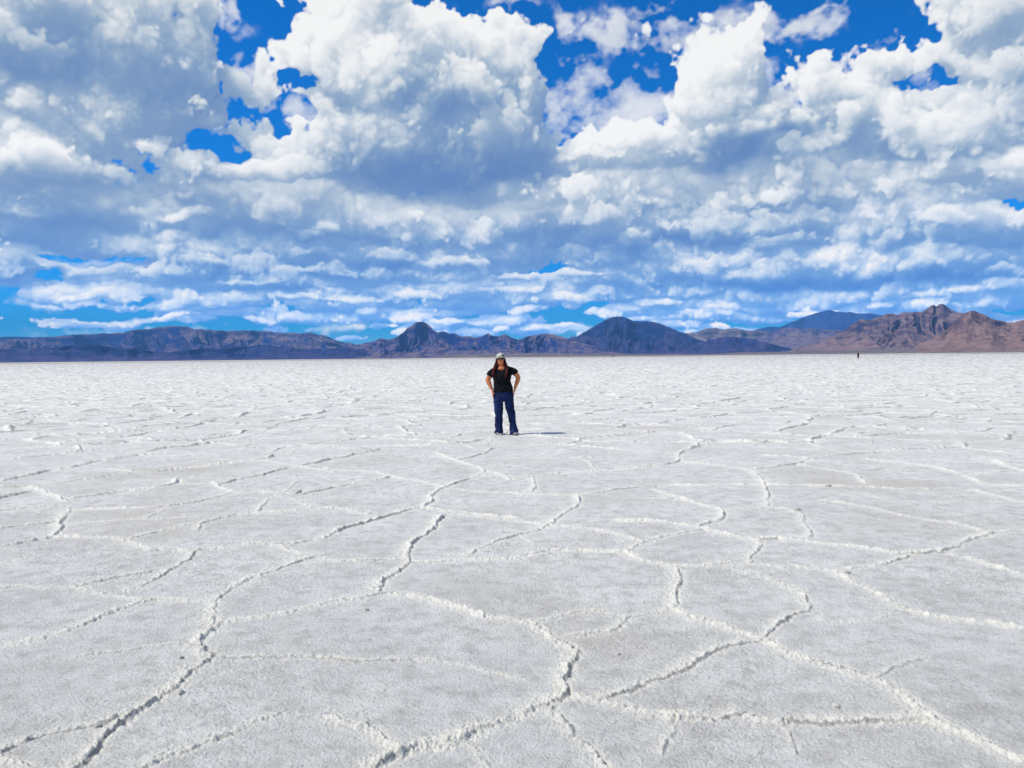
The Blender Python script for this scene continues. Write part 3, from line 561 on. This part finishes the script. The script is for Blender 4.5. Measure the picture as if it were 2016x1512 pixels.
# ------------------------------------------------------------------ people and small things
def orient(d):
    d = d.normalized(); return d.to_track_quat('Z', 'Y').to_matrix()
def loft(bm, pts, seg=14, cap=True):
    # pts: (x, y, z, rx, ry) in centimetres; rings stay level where the run is upright, else square to the run
    rings = []
    V = [Vector(p[:3]) / 100 for p in pts]
    for i, p in enumerate(pts):
        t = (V[min(i + 1, len(V) - 1)] - V[max(i - 1, 0)]).normalized()
        rx, ry = p[3] / 100, (p[4] if len(p) > 4 else p[3]) / 100
        up = Vector((0, 1, 0)); sx = up.cross(t)
        if sx.length < .2: sx = Vector((1, 0, 0))
        sx.normalize(); sy = t.cross(sx)
        rings.append([bm.verts.new(V[i] + sx * math.cos(a) * rx + sy * math.sin(a) * ry) for a in [2 * math.pi * k / seg for k in range(seg)]])
    for a, b in zip(rings[:-1], rings[1:]):
        for k in range(seg): bm.faces.new((a[k], a[(k + 1) % seg], b[(k + 1) % seg], b[k]))
    for rg, p, s in ((rings[0], 0, -1), (rings[-1], -1, 1)):
        i = 0 if p == 0 else len(V) - 1; j = 1 if p == 0 else len(V) - 2
        c = bm.verts.new(V[i] + (V[i] - V[j]).normalized() * (min(pts[i][3], pts[i][-1]) / 100 * .55 if cap else 0))
        for k in range(seg):
            q = (rg[k], rg[(k + 1) % seg], c)
            bm.faces.new(q if s > 0 else q[::-1])
def blob(bm, c, r, sub=3):
    M_ = Matrix.Translation(Vector(c) / 100) @ Matrix.Diagonal((*(v / 100 for v in r), 1))
    bmesh.ops.create_icosphere(bm, subdivisions=sub, radius=1, matrix=M_)
def finish(name, bm, mat, parent=None, voxel=0, smooth=1, disp=None):
    bmesh.ops.recalc_face_normals(bm, faces=bm.faces)
    me = bpy.data.meshes.new(name); bm.to_mesh(me); bm.free()
    o = bpy.data.objects.new(name, me); link(o)
    if voxel:
        r = o.modifiers.new('r', 'REMESH'); r.mode = 'VOXEL'; r.voxel_size = voxel; r.use_smooth_shade = True
        if smooth: s_ = o.modifiers.new('s', 'SMOOTH'); s_.iterations = smooth; s_.factor = .5
        dg = bpy.context.evaluated_depsgraph_get(); me2 = bpy.data.meshes.new_from_object(o.evaluated_get(dg)); o.modifiers.clear(); o.data = me2; me2.name = name; me = me2
    if disp:
        co = np.empty(len(me.vertices) * 3, np.float32); me.vertices.foreach_get('co', co); co = co.reshape(-1, 3)
        no = np.empty_like(co).ravel(); me.vertices.foreach_get('normal', no); no = no.reshape(-1, 3)
        co += no * disp(co)[:, None]; me.vertices.foreach_set('co', co.ravel()); me.update()
    me.materials.clear(); me.materials.append(mat)
    for p in me.polygons: p.use_smooth = True
    if parent is not None: o.parent = parent
    return o
def flat_mat(name, col, rough=.8, var=None, scale=30, spec=.3, bump=0, stretch=(1, 1, 1)):
    m, nt, bs = new_mat(name); tc = N(nt, 'ShaderNodeTexCoord'); mp = N(nt, 'ShaderNodeMapping'); mp.inputs['Scale'].default_value = stretch
    n = N(nt, 'ShaderNodeTexNoise', i_Scale=scale, i_Detail=5.0); nt.links.new(tc.outputs['Object'], mp.inputs[0]); nt.links.new(mp.outputs[0], n.inputs['Vector'])
    c = mix(nt, ramp(nt, n.outputs[0], [(.38, 0), (.62, 1)]), col, var or tuple(v * .75 for v in col))
    nt.links.new(c, bs.inputs['Base Color']); bs.inputs['Roughness'].default_value = rough; bs.inputs['Specular IOR Level'].default_value = spec
    if bump:
        b = N(nt, 'ShaderNodeBump', i_Strength=.6, i_Distance=bump); nt.links.new(n.outputs[0], b.inputs['Height']); nt.links.new(b.outputs[0], bs.inputs['Normal'])
    return m
M_skin = flat_mat('skin', (.62, .23, .095), .55, (.52, .17, .07), 18)
M_lips = flat_mat('lips', (.40, .08, .06), .5)
M_teeth = flat_mat('teeth', (.75, .7, .62), .4)
M_shirt = flat_mat('black_cotton', (.005, .005, .007), .9, (.012, .012, .016), 8, .08, .004)
M_jean = flat_mat('denim', (.003, .008, .042), .85, (.009, .025, .105), 9, .2, .012, (1, 1, .6))
M_hair = flat_mat('brown_hair', (.009, .004, .004), .7, (.10, .022, .012), 26, .15, .004, (3, 3, .35))
M_cap = flat_mat('cap_cloth', (.50, .50, .42), .85, (.44, .44, .37), 40)
M_capdark = flat_mat('cap_dark', (.03, .03, .04), .8)
M_lens = flat_mat('dark_lens', (.006, .006, .008), .12, None, 5, .6)
M_shoe = flat_mat('grey_suede', (.30, .27, .25), .8, (.22, .20, .20), 20)
M_sole = flat_mat('dark_sole', (.04, .04, .045), .8)
M_coat = flat_mat('dark_coat', (.006, .006, .008), .85)
M_pale = flat_mat('pale_trouser', (.34, .33, .33), .8)
fold_n = VN(77); fold_m = VN(78)
def hand(bm, w, tip, out):
    # w wrist, tip end of the fingers, out +1/-1 which side is away from the body
    w, tip = Vector(w), Vector(tip); d = tip - w; a = w + d * .50
    loft(bm, [(*w, 2.3, 2.7), (*(w + d * .22), 1.9, 3.7), (*a, 1.6, 4.0)], 12)
    for k, (oy, ln) in enumerate(((-3.1, .90), (-1.0, 1.0), (1.1, .95), (3.0, .78))):
        b = a + Vector((0, oy, 0)); e = w + d * (.5 + .5 * ln) + Vector((-out * .8, oy * 1.1, 0)); mid = (b + e) / 2 + Vector((out * .6, 0, 0))
        loft(bm, [(*b, .95), (*mid, .88), (*e, .72)], 8)
    b = w + d * .15 + Vector((0, -2.6, 0)); mid = w + d * .40 + Vector((-out * 1.2, -5.2, 0)); e = w + d * .60 + Vector((-out * 3.0, -6.4, 0))
    loft(bm, [(*b, 1.3), (*mid, 1.15), (*e, .9)], 8)
gx, gy = ground_at(992.8, 856.4)
p = link(bpy.data.objects.new('person', None)); p.location = (gx, gy, .004); p.empty_display_size = .3; p.scale = (1.05, 1.05, 1)
props(p, 'person in cap, sunglasses, black T-shirt and jeans standing hands on hips on the salt', 'person')
bm = bmesh.new()
blob(bm, (-5.5, -.5, 156.5), (7.4, 9.2, 9.6)); blob(bm, (-5.5, -3.6, 149.8), (5.9, 5.6, 5.6)); blob(bm, (-5.5, -9.6, 152.6), (1.2, 1.9, 1.8)); blob(bm, (-5.5, -8.9, 155.4), (.9, 1.3, 2.4))
blob(bm, (-5.5, -7.6, 145.6), (2.2, 1.9, 1.7)); blob(bm, (-8.6, -6.6, 152), (2.2, 2, 2)); blob(bm, (-2.4, -6.6, 152), (2.2, 2, 2))
blob(bm, (-12.9, .6, 154.4), (1.0, 2, 3.2)); blob(bm, (1.9, .6, 154.4), (1.0, 2, 3.2))
loft(bm, [(-3.5, 1, 134, 7.5, 6.5), (-4.2, 1, 140, 5.6, 5.6), (-5.2, .8, 147, 5.4, 5.8), (-5.5, .5, 152, 5, 6)], 16)
loft(bm, [(-1, 0, 84, 17, 11), (-1.5, 0, 96, 16, 11), (-3, 0, 108, 14.5, 10.5), (-2.6, 0, 120, 16, 11.5), (-2.3, 0, 130, 17.5, 10.8), (-2.5, .5, 136, 15, 8.6), (-3.5, .8, 139.5, 8, 6.8)], 20)
blob(bm, (-4.2, -5.6, 134.5), (7.2, 4.6, 6.2))
loft(bm, [(-17.5, 0, 134, 5.8), (-24.5, 1, 125, 5.4), (-29, 3, 117.5, 5.0), (-31, 3.6, 112.5, 4.7), (-29, 1.4, 106.5, 4.6), (-25.3, -1.5, 98.5, 3.5), (-23, -3, 93.5, 2.8)], 14)
loft(bm, [(13.5, 0, 134, 5.8), (20.5, 1, 129, 5.4), (26, 3, 121.5, 5.0), (28.5, 3.8, 117, 4.7), (27, 1.6, 110, 4.5), (23.6, -1.5, 100.5, 3.4), (22, -3, 95, 2.8)], 14)
hand(bm, (-22.8, -3.2, 93.5), (-20.6, -6.4, 77.5), -1); hand(bm, (21.9, -3.2, 95), (19.6, -5.6, 82.5), 1)
for s, pts in ((-1, [(-9, 0, 86, 8), (-10.3, 0, 64, 8), (-10.2, -.6, 43, 5.6), (-10.3, 1.2, 30, 5.2), (-11, 1.5, 10, 3.8), (-11.6, 0, 5, 3.8)]), (1, [(8, 0, 86, 8), (10.6, 0, 64, 8), (14.2, -.6, 43, 5.6), (16.5, 1.2, 30, 5.2), (19.3, 1.5, 10, 3.8), (20.4, 0, 5, 3.8)])):
    loft(bm, pts, 12)
finish('body', bm, M_skin, p, .0058, 1)
bm = bmesh.new(); blob(bm, (-5.5, -8.6, 149.2), (2.3, .9, .75), 2); finish('lips', bm, M_lips, p)
bm = bmesh.new(); blob(bm, (-5.5, -9.0, 149.35), (1.7, .7, .32), 2); finish('teeth', bm, M_teeth, p)
# T-shirt with a scooped neck
bm = bmesh.new()
loft(bm, [(-1, 0, 88.3, 19.6, 13.6), (-1.2, 0, 92, 19.5, 13.8), (-1.8, 0, 99, 18.4, 13.4), (-3.0, 0, 108, 16.9, 12.6), (-3.0, -.4, 114, 17.3, 13.2), (-2.7, -1.2, 122, 18.6, 14.6), (-2.4, -.4, 130, 19.6, 12.2), (-2.4, .6, 135, 18.4, 9.2), (-2.9, 1.4, 138.6, 14, 7.0), (-3.3, 2.0, 141.3, 9.5, 5.6)], 28, cap=False)
loft(bm, [(-13, 0, 131.5, 7.8, 8.2), (-20, 0, 129.5, 7.7, 8.2), (-25, .8, 125.3, 7.3, 7.8), (-27.6, 1.6, 121.3, 7.0, 7.6)], 16, cap=False)
loft(bm, [(8.5, 0, 131.5, 7.8, 8.2), (15, 0, 131.5, 7.6, 8.2), (20.4, .8, 129.8, 7.3, 7.8), (23.7, 1.8, 126.2, 6.9, 7.4)], 16, cap=False)
finish('t_shirt', bm, M_shirt, p, .008, 2, lambda c: .005 * fbm(fold_n, c[:, 0] * 9 + c[:, 2] * 4, c[:, 2] * 14 - c[:, 0] * 5 + c[:, 1] * 6, 3))
bm = bmesh.new(); blob(bm, (-4.3, -8.1, 135.6), (6.6, 2.9, 4.7)); blob(bm, (-4.3, -8.2, 133.0), (4.0, 2.9, 4.2)); finish('chest', bm, M_skin, p)
# jeans
bm = bmesh.new()
loft(bm, [(-1, 0, 92, 18.4, 12.4), (-1, .2, 86, 20.0, 13.6), (-1, .6, 79, 20.5, 14.4), (-.6, .5, 72, 20.2, 13.4), (-.3, .3, 68, 19.8, 11)], 28, cap=False)
loft(bm, [(-10.6, .3, 74, 9.7, 12), (-10.6, 0, 64, 9.6, 10.8), (-10.3, -.3, 54, 8.9, 9.6), (-10.0, -.6, 44, 8.1, 8.7), (-10.0, .4, 34, 7.8, 8.4), (-10.2, .8, 22, 7.6, 8.2), (-10.5, .6, 11, 8.1, 8.9), (-10.7, 0, 3.6, 8.8, 9.9)], 20, cap=False)
loft(bm, [(9.6, .3, 74, 9.7, 12), (10.4, 0, 64, 9.4, 10.8), (12.2, -.3, 54, 8.7, 9.6), (14.2, -.6, 44, 7.9, 8.7), (15.7, .4, 34, 7.5, 8.4), (17.4, .8, 22, 7.2, 8.2), (18.9, .6, 11, 7.5, 8.9), (20, 0, 3.8, 8.2, 9.9)], 20, cap=False)
finish('jeans', bm, M_jean, p, .008, 1, lambda c: .013 * fbm(fold_m, c[:, 0] * 7 + c[:, 2] * 3, c[:, 2] * 11 - c[:, 0] * 4 + c[:, 1] * 5, 3) * (1.2 - c[:, 2]))
for x0, sgn in ((-12.2, -1), (21.2, 1)):
    sh = bmesh.new(); loft(sh, [(x0 - sgn * 1.2, 9, 4, 3.6, 3.8), (x0 - sgn * .8, 2, 4.8, 4.2, 4.6), (x0, -6, 3.6, 4.6, 3.4), (x0 + sgn * .8, -12, 2.8, 4.7, 2.5), (x0 + sgn * 1.1, -16, 2.2, 3.6, 1.9)], 14)
    so_ = finish('shoe', sh, M_shoe, p, .006, 2)
    sl = bmesh.new(); loft(sl, [(x0 - sgn * 1.2, 11, .9, 3.6, 1), (x0 - sgn * .8, 3, .9, 4.1, 1), (x0, -6, .9, 4.7, 1), (x0 + sgn * .9, -13, .9, 4.7, 1), (x0 + sgn * 1.2, -18, .9, 2.6, .9)], 14); finish('sole', sl, M_sole, so_)
# hair falling over both shoulders
bm = bmesh.new(); rnd = random.Random(4)
blob(bm, (-5.5, 3.4, 156.5), (8.6, 8.6, 9.4)); loft(bm, [(-5.5, 6, 152, 9, 5), (-5, 8, 143, 10, 4.5), (-4, 11, 132, 12, 3.4), (-3.5, 13.6, 120, 11, 2.4), (-3.5, 14.6, 112, 7, 1.2)], 16)
for k in range(11):
    o_ = rnd.uniform(-1, 1); q = rnd.uniform(-1, 1)
    loft(bm, [(-13.3 + .5 * o_, -1 + 2 * q, 157, 1.01), (-14.2 + 1.0 * o_, -2 + 2 * q, 149, 1.15), (-16.4 + 2 * o_, -5.5 + 1.8 * q, 141, 1.22), (-19.2 + 2.2 * o_, -10.5 + 1.3 * q, 132, 1.08), (-20.0 + 2.2 * o_, -13 + q, 126, 0.86), (-19.2 + 2.6 * o_, -14 + q, 119 + 4 * q, 0.50)], 7)
    loft(bm, [(2.4 + .5 * o_, -1 + 2 * q, 157, 1.01), (3.6 + 1.0 * o_, -2 + 2 * q, 149, 1.15), (5.8 + 1.8 * o_, -5.5 + 1.8 * q, 141, 1.30), (6.8 + 2.2 * o_, -12 + 1.0 * q, 132, 1.01), (5.4 + 2 * o_, -15.4 + .6 * q, 126, 0.72), (3.4 + 2.4 * o_, -15.6 + .6 * q, 120 + 4 * q, 0.36)], 7)
finish('hair', bm, M_hair, p, .0055, 1)
bm = bmesh.new(); bmesh.ops.create_uvsphere(bm, u_segments=32, v_segments=16, radius=1, matrix=Matrix.Translation(Vector((-5.5, .6, 159.2)) / 100) @ Matrix.Rotation(.12, 4, 'X') @ Matrix.Diagonal((.086, .105, .092, 1)))
bmesh.ops.delete(bm, geom=[v for v in bm.verts if v.co.z < 1.582 - .12 * v.co.y * 0], context='VERTS')
bmesh.ops.solidify(bm, geom=bm.faces[:], thickness=.003)
capo = finish('cap', bm, M_cap, p)
bm = bmesh.new(); rows = []
for i in range(7):
    t = i / 6; rows.append([bm.verts.new(((-5.5 + 8.7 * math.sin(a) * (1 - .10 * t)) / 100, (-.2 - 9.6 * math.cos(a) * 1.0 - 6.4 * t * math.cos(a) ** .6) / 100, (159.4 + 1.0 * math.cos(a) - 1.6 * t - 2.6 * t * (abs(math.sin(a)) ** 2)) / 100)) for a in [math.radians(-78 + 156 * k / 20) for k in range(21)]])
for a, b in zip(rows[:-1], rows[1:]):
    for k in range(20): bm.faces.new((a[k], a[k + 1], b[k + 1], b[k]))
bmesh.ops.solidify(bm, geom=bm.faces[:], thickness=.004); finish('brim', bm, M_cap, capo)
bm = bmesh.new(); blob(bm, (-1.0, -7.2, 162.4), (2.6, 2.4, 1.6), 2); finish('logo_patch', bm, M_capdark, capo)
bm = bmesh.new()
for sx_ in (-1, 1): blob(bm, (-5.5 + sx_ * 3.3, -8.9, 155.6), (3.2, .9, 2.3), 2)
loft(bm, [(-9.5, -8.9, 156.4, .5), (-5.5, -9.9, 156.4, .5), (-1.5, -8.9, 156.4, .5)], 6); loft(bm, [(-12, -8, 156.2, .45), (-13.2, -1, 156, .45)], 6); loft(bm, [(1, -8, 156.2, .45), (2.2, -1, 156, .45)], 6)
finish('sunglasses', bm, M_lens, p)
# the far figure
gx, gy = ground_at(1689.5, 707.9)
q = link(bpy.data.objects.new('person', None)); q.location = (gx, gy, .0); q.scale = (1.12, 1.12, 1.12)
props(q, 'tiny far-off person in long dark clothes near the horizon on the right', 'person')
bm = bmesh.new(); blob(bm, (-4, 0, 158), (8, 9, 11)); loft(bm, [(-3, 0, 138, 6), (-4, 0, 150, 5)], 12); loft(bm, [(0, 0, 84, 14, 10), (0, 0, 110, 13, 9), (-2, 0, 132, 18, 9), (-3, 0, 141, 8, 6)], 16)
for sx_ in (-1, 1):
    loft(bm, [(-2 + sx_ * 15, 0, 137, 5), (sx_ * 18, 2, 115, 4.4), (sx_ * 15, -6, 98, 3.6)], 10); hand(bm, (sx_ * 15, -6, 97), (sx_ * 13, -10, 82), sx_)
    loft(bm, [(sx_ * 8, 0, 86, 8), (sx_ * 9, 0, 48, 5.5), (sx_ * 10, 1, 8, 4), (sx_ * 10, -10, 3, 3)], 10)
finish('body', bm, M_skin, q, .009, 1)
bm = bmesh.new(); loft(bm, [(0, 0, 55, 22, 16), (0, 0, 70, 20, 15), (-1, 0, 95, 17, 13), (-2, 0, 120, 18, 12), (-2, 0, 136, 18, 10), (-3, 0, 143, 10, 8)], 18)
for sx_ in (-1, 1): loft(bm, [(-2 + sx_ * 13, 0, 136, 7), (sx_ * 18, 2, 116, 6.2), (sx_ * 16, -5, 99, 5.4)], 12)
finish('coat', bm, M_coat, q, .012, 2)
bm = bmesh.new(); blob(bm, (-4, 2.5, 160), (9.4, 9.4, 11)); loft(bm, [(-4, 5, 158, 9, 6), (-3, 7, 146, 11, 5), (-3, 9, 132, 9, 3)], 12); finish('hair', bm, M_coat, q)
for sx_ in (-1, 1):
    bm = bmesh.new(); loft(bm, [(sx_ * 9, 0, 60, 6.8), (sx_ * 9.5, 0, 35, 5.8), (sx_ * 10, 1, 8, 5)], 12, cap=False); finish('trouser_leg', bm, M_pale, q)
# loose lumps of salt and clods
M_lump = flat_mat('salt_lump', (.62, .60, .55), .9, (.45, .43, .38), 60, .2, .004)
M_clod = flat_mat('dark_clod', (.46, .45, .41), .9, (.30, .29, .26), 60, .2, .004)
def lump(name, x, y, r, mat, label, seed, cat, flat=.7):
    gx, gy = ground_at(x, y); bm = bmesh.new(); bmesh.ops.create_icosphere(bm, subdivisions=4, radius=1); v_ = VN(seed); w_ = VN(seed + 1)
    for v in bm.verts:
        c = v.co; k = 1 + .40 * float(v_(np.array([c.x * 1.3 + c.z + 9]), np.array([c.y * 1.3 - c.z]))[0]) + .22 * float(w_(np.array([c.x * 4 + c.z * 3]), np.array([c.y * 4 + 7]))[0])
        v.co = Vector((c.x * k * r, c.y * k * r * .8, c.z * k * r * flat))
    o = finish(name, bm, mat); z0 = float(salt_height(np.array([gx]), np.array([gy]))[0][0]); o.location = (gx, gy, z0 + r * flat * .45); o.rotation_euler = (0, 0, seed)
    for pl in o.data.polygons: pl.use_smooth = False
    props(o, label, cat); return o
lump('salt_clod', 194, 1424, 0.0165, M_clod, 'small grey clod on a thin ridge near the bottom left corner', 201, 'clod')
lump('salt_lump', 356, 1361, 0.0150, M_lump, 'small white salt lump lying just right of the thickest ridge at lower left', 203, 'salt lump')
lump('salt_lump', 589, 972, 0.0338, M_lump, 'grey salt knob standing where two ridges meet at left, halfway up the flat', 205, 'salt lump')
lump('salt_clod', 1632, 958, 0.0263, M_clod, 'grey clod sitting on the long level ridge right of centre, beyond the middle plates', 207, 'clod')
lump('salt_clod', 1572, 1008, 0.0225, M_clod, 'small grey clod lying on a bare plate right of a ridge junction, right of centre', 209, 'clod')
lump('salt_clod', 1669, 1130, 0.0180, M_clod, 'dark clod tucked against the pale ridge where it bends down at right', 211, 'clod')
lump('salt_clod', 722, 1199, 0.0120, M_clod, 'lone small clod on a smooth plate left of centre below a ridge fork', 213, 'clod')
lump('salt_clod', 357, 1291, 0.0105, M_clod, 'tiny dark clod on yellowish crust left of the thick ridge at lower left', 215, 'clod')
lump('salt_lump', 1217, 1282, 0.0120, M_lump, 'small pale crumb of salt on the plate right of the centre ridge bend', 217, 'salt lump')
lump('salt_lump', 1646, 1394, 0.0165, M_lump, 'pale salt crumb beside a brownish stain near the lower right', 219, 'salt lump')

# dark scrub on the far edge of the salt
M_leaf = flat_mat('dark_scrub', (.030, .035, .030), .9, (.05, .05, .035), 3)
M_stem = flat_mat('scrub_stem', (.06, .045, .035), .9)
def scrub(x, y, dist, wide, tall, seed, label):
    d = ray(x, y); k = dist / math.hypot(d[0], d[1]); o = link(bpy.data.objects.new('shrub', None)); o.location = (d[0] * k, d[1] * k, 0); props(o, label, 'shrub')
    rn = random.Random(seed); bm = bmesh.new()
    for i in range(700):
        a = rn.uniform(0, 6.283); q = math.sqrt(rn.random()); cx, cy_ = math.cos(a) * q * wide / 2, math.sin(a) * q * wide * .3
        top = tall * (1 - q * q) ** .5 * (.7 + .3 * math.sin(cx * 2.1 + seed)); z = rn.uniform(.1, 1) * max(top, .15); s_ = rn.uniform(.06, .14)
        M_ = Matrix.Translation((cx, cy_, z)) @ Matrix.Rotation(rn.uniform(0, 6.28), 4, Vector((rn.uniform(-1, 1), rn.uniform(-1, 1), rn.uniform(-1, 1))).normalized())
        vs_ = [bm.verts.new(M_ @ Vector(c)) for c in ((-s_, 0, 0), (0, -s_ * .5, 0), (s_, 0, 0), (0, s_ * .5, 0))]; bm.faces.new(vs_)
    me = bpy.data.meshes.new('foliage'); bm.to_mesh(me); bm.free(); me.materials.append(M_leaf); link(bpy.data.objects.new('foliage', me), o)
    bm = bmesh.new()
    for i in range(9):
        a = rn.uniform(0, 6.283); q = rn.random() * .8; cx, cy_ = math.cos(a) * q * wide / 2, math.sin(a) * q * wide * .3
        loft(bm, [(cx * 60, cy_ * 60, -5, 4), (cx * 80, cy_ * 80, tall * 35, 3), (cx * 100, cy_ * 100, tall * 70, 1.5)], 6)
    finish('stem', bm, M_stem, o)
scrub(1206, 700, 1050, 4.6, 1.5, 3, 'low dark patch of scrub on the far salt edge under the cone-shaped mountain')
scrub(1119, 701, 1050, 1.5, 1.2, 5, 'single dark scrub speck on the far salt edge left of the cone-shaped mountain')
